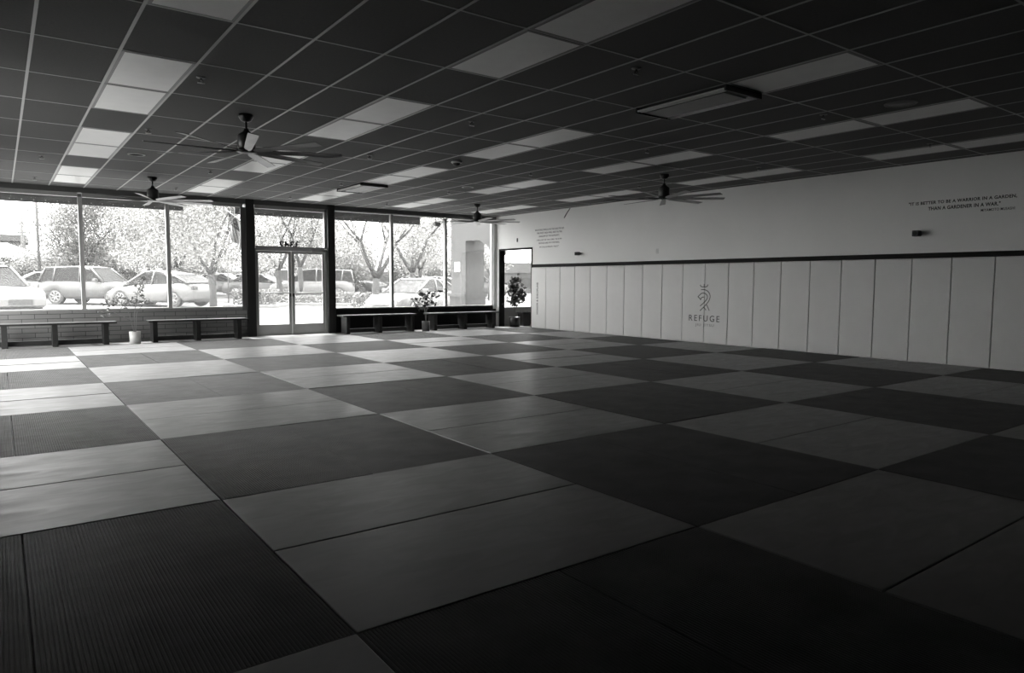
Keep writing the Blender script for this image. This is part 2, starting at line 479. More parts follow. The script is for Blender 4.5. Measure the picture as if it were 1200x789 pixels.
# ------------------------------------------------------------------ small things on the right wall
def wall_speaker(y, z, s, label):
    t = thing('wall_speaker', label, 'speaker', (XR, y, z))
    bm = bm_new(); box(bm, -.02, -.03*s, -.03*s, 0, .03*s, .03*s); tube(bm, [(-.02, 0, 0), (-.06, 0, 0)], .014*s, 8)
    obj('bracket', bm, M['black'], t)
    bm = bm_new(); box(bm, -.17, -.055*s, -.05*s, -.05, .055*s, .05*s); bevel_all(bm, .012*s, 2); obj('speaker_body', bm, M['black'], t)
    bm = bm_new(); tube(bm, [(-.172, 0, 0), (-.178, 0, 0)], .035*s, 16); obj('grille', bm, M['rail'], t)
wall_speaker(1.10, 2.176, 1.0, 'small black wall speaker under the warrior quote')
wall_speaker(9.67, 2.095, .9, 'small black wall speaker between verse and fan, above pads')
t = thing('wall_switch', 'white switch plate on white wall above pads, mid wall', 'switch', (XR, 6.95, 2.075))
obj('plate', boxbm(-.008, -.04, -.06, 0, .04, .06, bev=.003), M['plastic_white'], t)
obj('toggle', boxbm(-.022, -.006, -.014, -.008, .006, .014), M['plastic_white'], t)
t = thing('door_chime', 'small grey sensor box on wall just above side doorway', 'chime', (XR, 12.49, 2.588))
obj('housing', boxbm(-.03, -.02, -.055, 0, .02, .055, bev=.004), M['pot_grey'], t)  # small wall box, modelled as a door chime
bm = bm_new(); tube(bm, [(XR-.003, 10.10, 3.34), (XR-.012, 10.22, 3.23), (XR-.012, 10.34, 3.10)], .012, 8)
tag(obj('cable_conduit', bm, M['ink_grey']), 'thin grey rod slanting down the wall from the ceiling', 'conduit')

# ------------------------------------------------------------------ floor mats
NUMW = ['one', 'two', 'three', 'four', 'five', 'six', 'seven', 'eight']
G = .004
def light_mesh(lx):
    bm = boxbm(G, G, FZ, lx-G, 1-G, 0); bevel_all(bm, .005, 2)
    return mesh('floor_mat', bm, M['mat_light'])
def dark_mesh(wx):
    bm = bm_new()
    box(bm, G, G, FZ, wx-G, 2-G, -.0035)
    n = int(round(62*wx)); p = (wx-2*G)/n
    prof = []
    for i in range(n):
        x = G + i*p
        prof += [(x+.001, -.0036), (x+.22*p, -.0003), (x+.68*p, -.0003), (x+.9*p, -.0036)]
    va = [bm.verts.new((x, G+.003, z)) for x, z in prof]; vb = [bm.verts.new((x, 2-G-.003, z)) for x, z in prof]
    for i in range(len(va)-1): bm.faces.new((va[i], va[i+1], vb[i+1], vb[i]))
    bm2 = bm
    me = bpy.data.meshes.new('floor_mat')
    bm2.to_mesh(me); bm2.free(); me.materials.append(M['mat_dark'])
    return me
cache = {}
for j in range(5, -3, -1):
    for i in range(-1, 6):
        x0 = max(2*i, XL+.03); x1 = min(2*i+2, PX-.005)
        for h in (0, 1):
            where = 'square %s from left, row %s from windows' % (NUMW[i+1], NUMW[5-j])
            if (i+j) % 2:
                key = ('l', round(x1-x0, 3))
                if key not in cache: cache[key] = light_mesh(x1-x0)
                o = obj('floor_mat', cache[key], None, loc=(x0, 2*j+h, 0))
                tag(o, 'smooth light grey mat, %s half of %s' % (('near', 'far')[h], where), 'floor mat', 'smooth light grey floor mats')
            else:
                a = max(2*i+h, x0); b = min(2*i+h+1, x1)
                key = ('d', round(b-a, 3))
                if key not in cache: cache[key] = dark_mesh(b-a)
                o = obj('floor_mat', cache[key], None, loc=(a, 2*j, 0))
                tag(o, 'dark ribbed mat, %s half of %s' % (('left', 'right')[h], where), 'floor mat', 'dark ribbed floor mats')
            o.location.z += rnd.uniform(-.003, .003)
            o.rotation_euler = (rnd.uniform(-.0006, .0006), rnd.uniform(-.0006, .0006), rnd.uniform(-.0006, .0006))

# ------------------------------------------------------------------ ceiling fixtures
def cellx(c): return GX + c*GS
def celly(r): return GY + r*2*GS
lp = None
COLW = {1: 'first', 5: 'second', 9: 'third', 13: 'fourth', 17: 'fifth'}
PAIR = {(6, 7): 'first', (3, 4): 'second', (0, 1): 'third', (-3, -2): 'fourth', (-6, -5): 'fifth'}
for c in (1, 5, 9, 13, 17):
    for rows in ((6, 7), (3, 4), (0, 1), (-3, -2)):
        for r in rows:
            if c == 9 and r == -2: continue
            loc = (cellx(c), celly(r), HC)
            lab = 'unlit ceiling panel light, %s of %s pair from windows, %s row from left' % (
                'nearer window one' if r == rows[1] else 'farther one', PAIR[rows], COLW[c])
            if lp is None:
                lp = thing('ceiling_light', lab, 'ceiling light', loc, 0, 'unlit ceiling panel lights')
                bm = bm_new(); a, b, e = GS, 2*GS, .012
                for x0, y0, x1, y1 in ((e, e, a-e, e+.028), (e, b-e-.028, a-e, b-e), (e, e+.028, e+.028, b-e-.028), (a-e-.028, e+.028, a-e, b-e-.028)):
                    box(bm, x0, y0, -.006, x1, y1, .0)
                obj('light_frame', bm, M['lensframe'], lp)
                bm = bm_new(); box(bm, .04, .04, -.005, a-.04, b-.04, -.001); obj('diffuser', bm, M['lens'], lp)
            else:
                copy_tree(lp, loc, label=lab)

def ceiling_vent(c, r, label):
    t = thing('ceiling_vent', label, 'ceiling vent', (cellx(c), celly(r), HC), 0, 'dropped ceiling vents')
    a, b = GS, 2*GS
    for x0, x1 in ((.02, .045), (.07, .095), (a-.095, a-.07), (a-.045, a-.02)): obj('louvre_bar', boxbm(x0, .03, -.05, x1, b-.03, -.03), M['plastic_white'], t)
    obj('end_plate', boxbm(.01, .01, -.062, a-.01, .03, 0), M['black'], t)
    obj('end_plate', boxbm(.01, b-.03, -.062, a-.01, b-.01, 0), M['black'], t)
    bm = bm_new(); box(bm, .13, .12, -.05, a-.13, b-.03, -.04); obj('face_plate', bm, M['lensframe'], t)
ceiling_vent(9, 5, 'dropped vent between two panel lights near the entrance doors')
ceiling_vent(9, -2, 'dropped vent in the dark ceiling nearer the camera')

# sprinklers
sp = None
for c, r, lab in ((2.2, .37, 'above the nearest fan, beside first light row'), (2.18, 2.7, 'beyond nearest fan, beside first light row'), (.53, 5.26, 'near windows, left of first light row, nearer camera'),
        (.54, 7.6, 'nearest window glass at far left'), (4.58, 5.24, 'beside second light row, second from windows'), (4.53, 7.57, 'by windows, beside second light row'),
        (7.21, .34, 'mid ceiling, third along second and third light rows'), (7.19, 2.69, 'mid ceiling behind nearest fan blades'), (8.55, 5.23, 'left of the vent by the doors'),
        (8.45, 7.54, 'over the entrance doors'), (12.07, 2.52, 'mid ceiling, left of fourth light row'), (12.39, 5.07, 'beside fourth light row towards far fan'),
        (12.33, 7.45, 'by windows, near right glass bays'), (7.29, -1.84, 'in dark ceiling beside the nearer vent'), (12.18, -1.91, 'in dark ceiling below round speaker'),
        (12.13, .29, 'in dark ceiling, left of wall fan'), (16.68, -1.9, 'beside right wall, nearest camera'), (16.49, .25, 'beside right wall over fifth light row'),
        (16.52, 2.49, 'beside right wall, just left of wall fan')):
    loc = (cellx(c), celly(r), HC)
    lab = 'small sprinkler head ' + lab
    if sp is None:
        sp = thing('sprinkler_head', lab, 'sprinkler', loc, 0, 'ceiling sprinkler heads')
        bm = bm_new(); lathe(bm, [(0, 0), (.045, 0), (.042, -.006), (.016, -.012), (0, -.012)], 16); obj('escutcheon', bm, M['lensframe'], sp)
        bm = bm_new(); tube(bm, [(0, 0, -.01), (0, 0, -.03)], .009, 8)
        tube(bm, [(.008, 0, -.02), (.02, 0, -.035), (.008, 0, -.055)], .004, 6); tube(bm, [(-.008, 0, -.02), (-.02, 0, -.035), (-.008, 0, -.055)], .004, 6)
        obj('frame_arms', bm, M['black'], sp)
        bm = bm_new(); box(bm, -.035, -.006, -.062, -.012, .006, -.052); box(bm, .012, -.006, -.062, .035, .006, -.052); lathe(bm, [(0, -.055), (.014, -.055), (.014, -.059), (0, -.059)], 12)  # disc plus two white blocks that paint its bright glints
        obj('deflector_glints', bm, M['plastic_white'], sp)
    else: copy_tree(sp, loc, label=lab)

def round_speaker(c, r, rad, label, pale=False):
    t = thing('ceiling_speaker', label, 'ceiling speaker', (cellx(c), celly(r), HC))
    bm = bm_new(); lathe(bm, [(rad*.82, -.002), (rad*.82, -.012), (rad, -.008), (rad, 0), (rad*.82, -.002)], 32); obj('rim', bm, M['lensframe'] if pale else M['plastic_white'], t)
    bm = bm_new(); lathe(bm, [(0, -.006), (rad*.82, -.006), (rad*.82, -.002), (0, -.002)], 32); obj('grille', bm, M['lensframe'] if pale else M['flat_black'], t)
round_speaker(2.45, 4.44, .13, 'round recessed speaker with pale rim near left window fan')
round_speaker(12.37, 4.44, .13, 'round recessed speaker with pale rim left of far corner fan')
round_speaker(12.49, -2.54, .17, 'round grey speaker in the dark ceiling by right wall', True)
t = thing('smoke_detector', 'small black dome detector among the central panel lights', 'detector', (cellx(9.43), celly(2.42), HC))
bm = bm_new(); lathe(bm, [(0, 0), (.09, 0), (.09, -.02), (.07, -.03), (0, -.03)], 24); obj('base', bm, M['plastic_white'], t)
bm = bm_new(); lathe(bm, [(.065, -.028), (.06, -.05), (.04, -.068), (0, -.075)], 24); obj('dome', bm, M['black'], t)

# ceiling fans
def make_fan(loc, rz, label):
    t = thing('ceiling_fan', label, 'ceiling fan', loc, rz, 'nine blade black ceiling fans')
    bm = bm_new(); lathe(bm, [(0, 0), (.085, 0), (.085, -.035), (.06, -.075), (.03, -.09), (0, -.09)], 20); obj('canopy', bm, M['fan'], t)
    bm = bm_new(); tube(bm, [(0, 0, -.08), (0, 0, -.20)], .013, 10); obj('downrod', bm, M['fan'], t)
    bm = bm_new(); lathe(bm, [(0, -.17), (.03, -.172), (.035, -.20), (.10, -.245), (.105, -.26), (.105, -.40), (.09, -.43), (0, -.43)], 24); obj('motor_housing', bm, M['fan'], t)
    bm = bm_new(); lathe(bm, [(0, -.43), (.12, -.432), (.12, -.448), (.05, -.462), (0, -.462)], 24); obj('hub_plate', bm, M['fan'], t)
    for k in range(9):
        bm = bm_new()
        a = 2*pi*k/9
        rings = []
        th = .007
        for r_, wd, pitch in ((.11, .045, 20), (.2, .085, 19), (.6, .105, 14), (1.05, .118, 10), (1.13, .11, 10)):
            pr = R(-pitch)
            rg = []
            for s, up in ((-1, -1), (1, -1), (1, 1), (-1, 1)):
                y, z = s*wd/2, up*th/2
                yy, zz = y*cos(pr)-z*sin(pr), y*sin(pr)+z*cos(pr)
                rg.append(bm.verts.new((r_*cos(a)-yy*sin(a), r_*sin(a)+yy*cos(a), -.443+zz)))
            rings.append(rg)
        for p0, p1 in zip(rings, rings[1:]):
            for q in range(4): bm.faces.new((p0[q], p0[(q+1) % 4], p1[(q+1) % 4], p1[q]))
        bm.faces.new(rings[0]); bm.faces.new(rings[-1][::-1])
        obj('blade', bm, M['fanblade'], t)
    return t
f1 = make_fan((1.47, 4.50, HC), R(18), 'largest black ceiling fan, closest to camera over left mats')
copy_tree(f1, (1.47, 10.93, HC), R(8), 'black ceiling fan in front of left storefront windows')
copy_tree(f1, (9.09, 10.93, HC), R(14), 'black ceiling fan in far corner before right windows')
copy_tree(f1, (9.09, 4.58, HC), R(3), 'dark ceiling fan seen against white right wall')

# ------------------------------------------------------------------ benches
def bench(x0, x1, legs, label):
    t = thing('bench', label, 'bench', ((x0+x1)/2, 12.95, FZ), 0, 'low benches under the windows')
    cx = (x0+x1)/2
    obj('seat', boxbm(x0-cx, -.02, .455, x1-cx, .40, .495, bev=.004), M['bench'], t)
    for l in legs: obj('leg', boxbm(l-cx-.05, 0, 0, l-cx+.05, .36, .455, bev=.003), M['bench'], t)
    obj('low_bar', boxbm(legs[0]-cx+.05, .28, .02, legs[-1]-cx-.05, .34, .12), M['bench'], t)  # dark bar low between the outer legs
bench(-1.6, 1.0, (-1.5, -1.0, -.14, .79), 'long dark bench at left end under the pale block wall')
bench(1.62, 3.78, (1.75, 2.66, 3.58), 'dark bench between white potted plant and entrance doors')
bench(6.2, 8.38, (6.35, 7.28, 8.26), 'black bench just right of the entrance doors')
bench(8.82, 11.2, (9.0, 10.02, 11.02), 'black bench nearest the side doorway')

# ------------------------------------------------------------------ plants and bin
def leaf_blades(bm, c, n, spread, size, flat=.5):
    for _ in range(n):
        p = Vector(c) + Vector((rnd.gauss(0, spread), rnd.gauss(0, spread), rnd.gauss(0, spread*.8)))
        d = Vector((rnd.uniform(-1, 1), rnd.uniform(-1, 1), rnd.uniform(-.7, .6))).normalized()
        s = d.cross(Vector((rnd.uniform(-1, 1), rnd.uniform(-1, 1), rnd.uniform(-1, 1)))).normalized()
        L = size*rnd.uniform(.7, 1.3); W = L*flat*.5
        nn = d.cross(s)*L*.12
        a = bm.verts.new(p); b = bm.verts.new(p+d*L*.5+s*W-nn); c2 = bm.verts.new(p+d*L); e = bm.verts.new(p+d*L*.5-s*W-nn); m_ = bm.verts.new(p+d*L*.5)
        bm.faces.new((a, b, m_)); bm.faces.new((b, c2, m_)); bm.faces.new((a, m_, e)); bm.faces.new((m_, c2, e))

def potted(name, label, loc, potm, pr, ph, stems, leaves, lm, lsize, flat=.5):
    t = thing(name, label, 'plant', loc)
    bm = bm_new(); lathe(bm, [(0, 0), (pr*.94, 0), (pr, ph), (pr*.9, ph), (pr*.88, ph*.86), (0, ph*.86)], 28); pot = obj('pot', bm, potm, t)
    bm = bm_new(); lathe(bm, [(0, ph*.9), (pr*.87, ph*.88)], 20); obj('soil', bm, M['soil'], pot)
    for s in stems:
        bm = bm_new(); tube(bm, s, [.011 - .006*i/(len(s)-1) for i in range(len(s))], 7); obj('stem', bm, M['stem'], t)
    bm = bm_new()
    for c, n, sprd in leaves: leaf_blades(bm, c, n, sprd, lsize, flat)
    obj('foliage', bm, lm, t)
potted('potted_tree', 'slim leafy plant in white pot between the two left benches', (1.31, 12.72, FZ), M['pot'], .115, .28,
       [[(-.01, 0, .2), (-.06, 0, .5), (-.12, .01, .75), (-.26, .02, .93), (-.36, .03, .95)], [(0, .01, .2), (.0, .0, .6), (.04, .0, .9), (.10, 0, 1.2), (.24, 0, 1.46)],
        [(.01, -.01, .2), (.05, 0, .68), (.16, .02, .84), (.26, .03, .96)], [(-.06, 0, .5), (-.22, -.02, .62), (-.42, -.03, .72), (-.55, -.03, .74)]],
       [((-.36, .02, .95), 34, .09), ((-.18, .02, .88), 26, .07), ((-.5, -.02, .76), 34, .09), ((.08, 0, 1.08), 22, .045), ((.15, 0, 1.26), 26, .05), ((.24, 0, 1.42), 24, .06), ((.2, .02, .92), 14, .06), ((-.02, .0, .92), 16, .07)],
       M['leaf'], .085, .45)
potted('potted_plant', 'small leafy plant in grey pot between two black benches', (8.55, 12.72, FZ), M['pot_grey'], .11, .29,
       [[(0, 0, .2), (-.01, 0, .6), (-.06, .0, 1.0)], [(0, .01, .2), (.03, 0, .6), (.18, 0, .95), (.4, 0, 1.1)], [(0, 0, .3), (-.06, 0, .7), (-.2, 0, .82)]],
       [((-.08, 0, 1.0), 26, .1), ((.1, 0, .86), 40, .12), ((.3, 0, 1.02), 24, .09), ((-.2, 0, .78), 24, .1), ((.5, 0, 1.14), 8, .06), ((0, 0, .72), 22, .09)],
       M['leaf_dark'], .12, .55)
potted('potted_ficus', 'bushy dark leafed plant in dark pot beyond side doorway', (11.93, 13.10, FZ), M['pot_dark'], .17, .30,
       [[(0, 0, .2), (.01, 0, .8), (.0, 0, 1.25), (.02, 0, 1.5)], [(0, 0, .7), (.14, 0, 1.0), (.26, 0, 1.2)], [(0, 0, .7), (-.12, 0, 1.0), (-.22, 0, 1.2)]],
       [((-.02, 0, 1.32), 48, .10), ((.16, 0, 1.12), 54, .10), ((-.12, 0, 1.12), 44, .09), ((.10, 0, .86), 48, .11), ((-.10, 0, .82), 40, .09), ((.22, 0, .95), 24, .08), ((.0, 0, 1.48), 18, .07)],
       M['leaf_dark'], .14, .6)
t = thing('waste_bin', 'dark open waste bin beside plant beyond side doorway', 'bin', (12.42, 13.22, FZ))
bm = bm_new()
for (h0, w0), (h1, w1) in zip(((0, .13), (.42, .19), (.42, .17)), ((.42, .19), (.42, .17), (.03, .11))):
    a = [bm.verts.new((sx*w0, sy*w0*.8, h0)) for sx, sy in ((-1, -1), (1, -1), (1, 1), (-1, 1))]
    b = [bm.verts.new((sx*w1, sy*w1*.8, h1)) for sx, sy in ((-1, -1), (1, -1), (1, 1), (-1, 1))]
    for q in range(4): bm.faces.new((a[q], a[(q+1) % 4], b[(q+1) % 4], b[q]))
    if h0 == 0: bm.faces.new(a[::-1])
bm.faces.new(b)
obj('bin_body', bm, M['black'], t)
bm = bm_new()
for x0, y0, x1, y1 in ((-.205, -.165, .205, -.15), (-.205, .15, .205, .165), (-.205, -.15, -.19, .15), (.19, -.15, .205, .15)): box(bm, x0, y0, .40, x1, y1, .435)
obj('bin_rim', bm, M['rail'], t)

# ================================================================== OUTSIDE
def gz(y): return -.1 + .015*(y-14)
bm = bm_new()
vs = [bm.verts.new(c) for c in ((-60, YW+.18, gz(YW)), (90, YW+.18, gz(YW)), (90, 130, gz(130)), (-60, 130, gz(130)))]
bm.faces.new(vs)
vs = [bm.verts.new(c) for c in ((-60, -20, gz(YW)), (XL-.18, -20, gz(YW)), (XL-.18, YW+.18, gz(YW)), (-60, YW+.18, gz(YW)))]
bm.faces.new(vs)
struct('ground', bm, M['asphalt'])
bm = bm_new()
y0, y1 = YW+.18, 16.6
for x in range(-8, 26, 2):
    vs = [bm.verts.new(c) for c in ((x+.01, y0, gz(y0)+.03), (x+1.99, y0, gz(y0)+.03), (x+1.99, y1, gz(y1)+.03), (x+.01, y1, gz(y1)+.03),
        (x+.01, y0, gz(y0)-.05), (x+1.99, y0, gz(y0)-.05), (x+1.99, y1, gz(y1)-.05), (x+.01, y1, gz(y1)-.05))]
    bm.faces.new(vs[:4]); bm.faces.new((vs[2], vs[3], vs[7], vs[6])); bm.faces.new((vs[0], vs[3], vs[7], vs[4])); bm.faces.new((vs[1], vs[2], vs[6], vs[5]))
struct('sidewalk', bm, M['sidewalk'])
struct('roof_overhang', boxbm(-2.2, YW+.18, 3.36, 16, 14.46, 3.5), M['fascia'])

def fascia(x0, x1, label):
    t = thing('canopy_fascia', label, 'canopy fascia', ((x0+x1)/2, 14.5, 3.06), 0, 'dark canopy fascias outside the glass')
    h = (x1-x0)/2
    bm = bm_new(); box(bm, -h, 0, 0, h, .06, .34); box(bm, -h, -.02, .11, h, 0, .125); box(bm, -h, -.02, .24, h, 0, .255); obj('fascia_board', bm, M['fascia'], t)
    bm = bm_new()
    n = int((x1-x0)/.22)
    for k in range(n): tube(bm, [(-h+.1+k*.22, -.012, .05), (-h+.1+k*.22, 0, .05)], .012, 6)
    obj('bolt_row', bm, M['plastic_white'], t)
fascia(-2.2, 2.72, 'dark canopy fascia across top of the left windows outside')
fascia(3.95, 9.36, 'dark canopy fascia outside above entrance doors and right windows')
t = thing('canopy_lamp', 'small dark lamp hanging outside top of middle right window', 'lamp', (9.92, 14.5, 3.03))
bm = bm_new()
a = [bm.verts.new(c) for c in ((-.08, -.06, .13), (.13, -.06, .13), (.13, .06, .13), (-.08, .06, .13))]; b = [bm.verts.new(c) for c in ((-.05, -.05, .02), (.12, -.05, 0), (.12, .05, 0), (-.05, .05, .02))]
for q in range(4): bm.faces.new((a[q], a[(q+1) % 4], b[(q+1) % 4], b[q]))
bm.faces.new(a); bm.faces.new(b[::-1])
obj('lamp_housing', bm, M['fascia'], t)
bm = bm_new(); tube(bm, [(0, 0, .12), (0, 0, .36)], .012, 6); obj('lamp_stem', bm, M['fascia'], t)

# stucco passage with pier, outside the right bays
t = thing('stucco_pier', 'massive pale stucco pier with ledge and arch beam outside right window', 'pier', (12.27, 16.5, gz(16.5)))
bm = bm_new(); box(bm, 0, 0, .95, .79, .97, 4.4); obj('pier_shaft', bm, M['stucco'], t)
bm = bm_new(); box(bm, -.04, -.04, 0, .83, 1.01, .93); box(bm, -.09, -.09, .86, .88, 1.06, .98); obj('plinth', bm, M['stucco_b'], t)
bm = bm_new()
pts = [(0, 2.83), (-.85, 2.83), (-1.35, 2.62), (-1.75, 2.3), (-1.75, 4.4), (0, 4.4)]
A_ = [bm.verts.new((0, y, z)) for y, z in pts]; B_ = [bm.verts.new((.5, y, z)) for y, z in pts]
bm.faces.new(A_); bm.faces.new(B_[::-1])
for q in range(len(pts)): bm.faces.new((A_[q], A_[(q+1) % 6], B_[(q+1) % 6], B_[q]))
obj('arch_beam', bm, M['stucco'], t)
obj('posted_notice', boxbm(-.012, .35, 1.75, 0, .72, 2.1), M['plastic_white'], t)

# flag on a slanted pole
t = thing('wall_flag', 'striped flag with starred corner hanging from slanted pole outside', 'flag', (4.35, 15.0, 2.55))
tip = Vector((-.43, .25, .68)); bs = Vector((.22, -.1, .05))
bm = bm_new(); tube(bm, [bs, tip], .012, 8); obj('flag_pole', bm, M['galv'], t)
bm = bm_new()
ax = (bs-tip).normalized()
NU, NV = 13, 16
gridv = []
for v in range(NV+1):
    row = []
    for u in range(NU+1):
        p = tip + ax*(.06 + .56*u/NU)
        fall = .78*v/NV
        p = p + Vector((.12*fall + .03*sin(u*.9 + v*.3), .05*sin(u*1.1 + v*.25), -fall))
        row.append(bm.verts.new(p))
    gridv.append(row)
for v in range(NV):
    for u in range(NU):
        f = bm.faces.new((gridv[v][u], gridv[v][u+1], gridv[v+1][u+1], gridv[v+1][u]))
        f.material_index = 2 if (u < 7 and v < 7) else (1 if u % 2 == 0 else 0); f.smooth = True
stars = [gridv[v][u].co.copy() for v in range(1, 7, 2) for u in range(1, 7, 2)]
obj('flag_cloth', bm, [M['flag_light'], M['flag_red'], M['flag_blue']], t)
bm = bm_new()
for p in stars:
    for dy in (-.006, .006):
        c = bm.verts.new(p + Vector((0, dy, 0)))
        ring = [bm.verts.new(p + Vector((cos(pi/2+k*pi/5)*(.022 if k % 2 == 0 else .009), dy, sin(pi/2+k*pi/5)*(.022 if k % 2 == 0 else .009)))) for k in range(10)]
        for k in range(10): bm.faces.new((c, ring[k], ring[(k+1) % 10]))
obj('flag_stars', bm, M['flag_light'], t)

# stop sign seen from behind
t = thing('road_sign', 'octagonal road sign seen from behind, on post among the trees', 'sign', (8.48, 33.28, gz(33.28)), R(-15))
bm = bm_new()
a = [bm.verts.new((.37*cos(pi/8+k*pi/4), 0, 2.1+.37*sin(pi/8+k*pi/4))) for k in range(8)]; b = [bm.verts.new((.37*cos(pi/8+k*pi/4), .012, 2.1+.37*sin(pi/8+k*pi/4))) for k in range(8)]
bm.faces.new(a[::-1]); bm.faces.new(b)
for k in range(8): bm.faces.new((a[k], a[(k+1) % 8], b[(k+1) % 8], b[k]))
obj('sign_plate', bm, M['sign'], t)
bm = bm_new(); tube(bm, [(0, -.03, -.1), (0, -.03, 2.46)], .03, 8); obj('post', bm, M['galv'], t)

# poles
def pole(name, label, x, y, h, r, arms):
    t = thing(name, label, 'pole', (x, y, gz(y)))
    bm = bm_new(); tube(bm, [(0, 0, -.1), (0, 0, h)], [r, r*.7], 10); obj('mast', bm, M['galv'], t)
    for z, l in arms:
        bm = bm_new(); box(bm, -l, -.08, z, l, .08, z+.12); obj('crossarm', bm, M['galv'], t)
pole('light_pole', 'slender grey light pole left of the big leafy tree', .94, 46.0, 9.5, .09, ((4.15, .16), (9.3, .9)))
pole('utility_pole', 'faint distant utility pole above the low metal roof', .72, 68.8, 6.3, .16, ((4.6, .35), (5.3, .25)))

# ------------------------------------------------------------------ vehicles
PROF = {
 'suv':   dict(L=4.75, W=.94, belt=[(-2.37,.72),(-2.33,1.02),(-1.9,1.08),(.6,1.06),(.9,1.04),(2.0,.94),(2.3,.80),(2.37,.62)], gh=[(-2.25,1.05),(-2.0,1.70),(-.3,1.76),(.25,1.70),(1.02,1.04)], gw=(.88,.70), wb=(-1.38,1.42), r=.37, zb=.30),
 'hatch': dict(L=4.75, W=.94, belt=[(-2.37,.66),(-2.33,.98),(-1.9,1.05),(.5,.98),(1.0,.94),(2.0,.80),(2.3,.66),(2.37,.50)], gh=[(-2.15,1.06),(-1.3,1.44),(-.2,1.60),(.25,1.57),(1.35,.94)], gw=(.86,.66), wb=(-1.42,1.46), r=.36, zb=.24),
 'sedan': dict(L=4.65, W=.90, belt=[(-2.32,.66),(-2.28,.92),(-1.6,.98),(.5,.92),(1.0,.90),(2.0,.76),(2.27,.62),(2.32,.48)], gh=[(-1.75,.98),(-.95,1.38),(-.2,1.44),(.2,1.41),(1.15,.90)], gw=(.82,.62), wb=(-1.36,1.42), r=.33, zb=.22),
 'van':   dict(L=5.0, W=.98, belt=[(-2.5,.75),(-2.47,1.0),(-1.9,1.1),(.9,1.06),(1.3,1.04),(2.2,.92),(2.44,.76),(2.5,.6)], gh=[(-2.42,1.06),(-2.3,1.72),(-.3,1.80),(.5,1.74),(1.45,1.03)], gw=(.92,.78), wb=(-1.5,1.55), r=.36, zb=.28),
}
def interp(pts, x):
    if x <= pts[0][0]: return pts[0][1]
    for (xa, za), (xb, zb) in zip(pts, pts[1:]):
        if x <= xb: return za + (zb-za)*(x-xa)/(xb-xa)
    return pts[-1][1]
def car(name, label, x, y, heading, style, paint, group='parked cars', z=None):
    P = PROF[style]; H = P['L']/2; W = P['W']
    t = thing(name, label, 'car', (x, y, gz(y) if z is None else z), heading, group)
    bm = bm_new()
    xs = [-H, -H+.06, -H+.2] + [-H+.45+(2*H-.9)*k/16 for k in range(17)] + [H-.2, H-.06, H]
    rings = []
    for xx in xs:
        e = max(0, (abs(xx)-H+.55)/.55); wd = W*(1-.22*e*e); zt = interp(P['belt'], xx); zb = P['zb'] + .12*e*e
        for wx in P['wb']:
            dx = abs(xx-wx)
            if dx < P['r']+.06: zb = max(zb, .02 + ((P['r']+.06)**2-dx*dx)**.5 + P['r']*.55)
        zb = min(zb, zt-.12)
        prof = [(0, zb), (wd*.9, zb), (wd, zb+.05), (wd*1.0, (zb+zt)/2+.05), (wd*.985, zt-.06), (wd*.93, zt), (0, zt+.03)]
        full = prof + [(-a, b) for a, b in prof[-2:0:-1]]
        rings.append([bm.verts.new((xx, a, b)) for a, b in full])
    n = len(rings[0])
    for r0, r1 in zip(rings, rings[1:]):
        for k in range(n):
            f = bm.faces.new((r0[k], r0[(k+1) % n], r1[(k+1) % n], r1[k])); f.smooth = True
    bm.faces.new(rings[0]); bm.faces.new(rings[-1][::-1])
    body = obj('car_body', bm, M[paint], t)
    # dark undertray fills the wheel wells
    bm = bm_new(); box(bm, -H+.3, -W*.84, P['zb']-.04, H-.3, W*.84, P['zb']+.5); obj('undertray', bm, M['carblack'], t)
    # greenhouse
    gh = P['gh']; gb, gt = P['gw']
    def gsect(xx, z, zb):
        f = min(1, max(0, (z-1.0)/(1.65-1.0))); wt = gb+(gt-gb)*f
        return [(xx, gb, zb), (xx, wt, z), (xx, wt*.8, z+.03), (xx, -wt*.8, z+.03), (xx, -wt, z), (xx, -gb, zb)]
    bm = bm_new(); rr = [[bm.verts.new(c) for c in gsect(xx, z, min(z, interp(P['belt'], xx)-.02))] for xx, z in gh]
    for r0, r1 in zip(rr, rr[1:]):
        for k in range(5): bm.faces.new((r0[k], r0[k+1], r1[k+1], r1[k]))
    bm.faces.new(rr[0]); bm.faces.new(rr[-1][::-1])
    obj('windows', bm, M['carglass'], t)
    # roof skin and pillars
    bm = bm_new()
    R_ = [p for p in gh[1:4]]
    top = []
    for xx, z in [(R_[0][0]-.05, R_[0][1]-.02)] + R_[0:] + [(R_[-1][0]+.06, R_[-1][1]-.03)]:
        f = min(1, max(0, (z-1.0)/.65)); wt = gb+(gt-gb)*f+.02
        top.append([bm.verts.new(c) for c in ((xx, wt, z-.05), (xx, wt*.82, z+.045), (xx, -wt*.82, z+.045), (xx, -wt, z-.05))])
    for r0, r1 in zip(top, top[1:]):
        for k in range(3):
            f = bm.faces.new((r0[k], r0[k+1], r1[k+1], r1[k])); f.smooth = True
    obj('roof_skin', bm, M[paint], body)
    bm = bm_new()
    wt = gt+.02
    for s in (1, -1):
        for (xa, za), (xb, zb) in (((gh[-1][0], gh[-1][1]), (gh[-2][0]+.03, gh[-2][1])), ((gh[0][0]+.0, gh[0][1]), (gh[1][0], gh[1][1])), ((gh[0][0]+.75, interp(P['belt'], gh[0][0]+.75)), (gh[1][0]+.5, interp(gh, gh[1][0]+.5))), ((-.2, interp(P['belt'], -.2)), (-.25, interp(gh, -.25)))):
            f = min(1, max(0, (zb-1.0)/.65)); w2 = gb+(gt-gb)*f
            tube(bm, [(xa, s*(gb+.005), za), (xb, s*(w2+.005), zb)], .04, 6)
    obj('pillars', bm, M[paint], body)
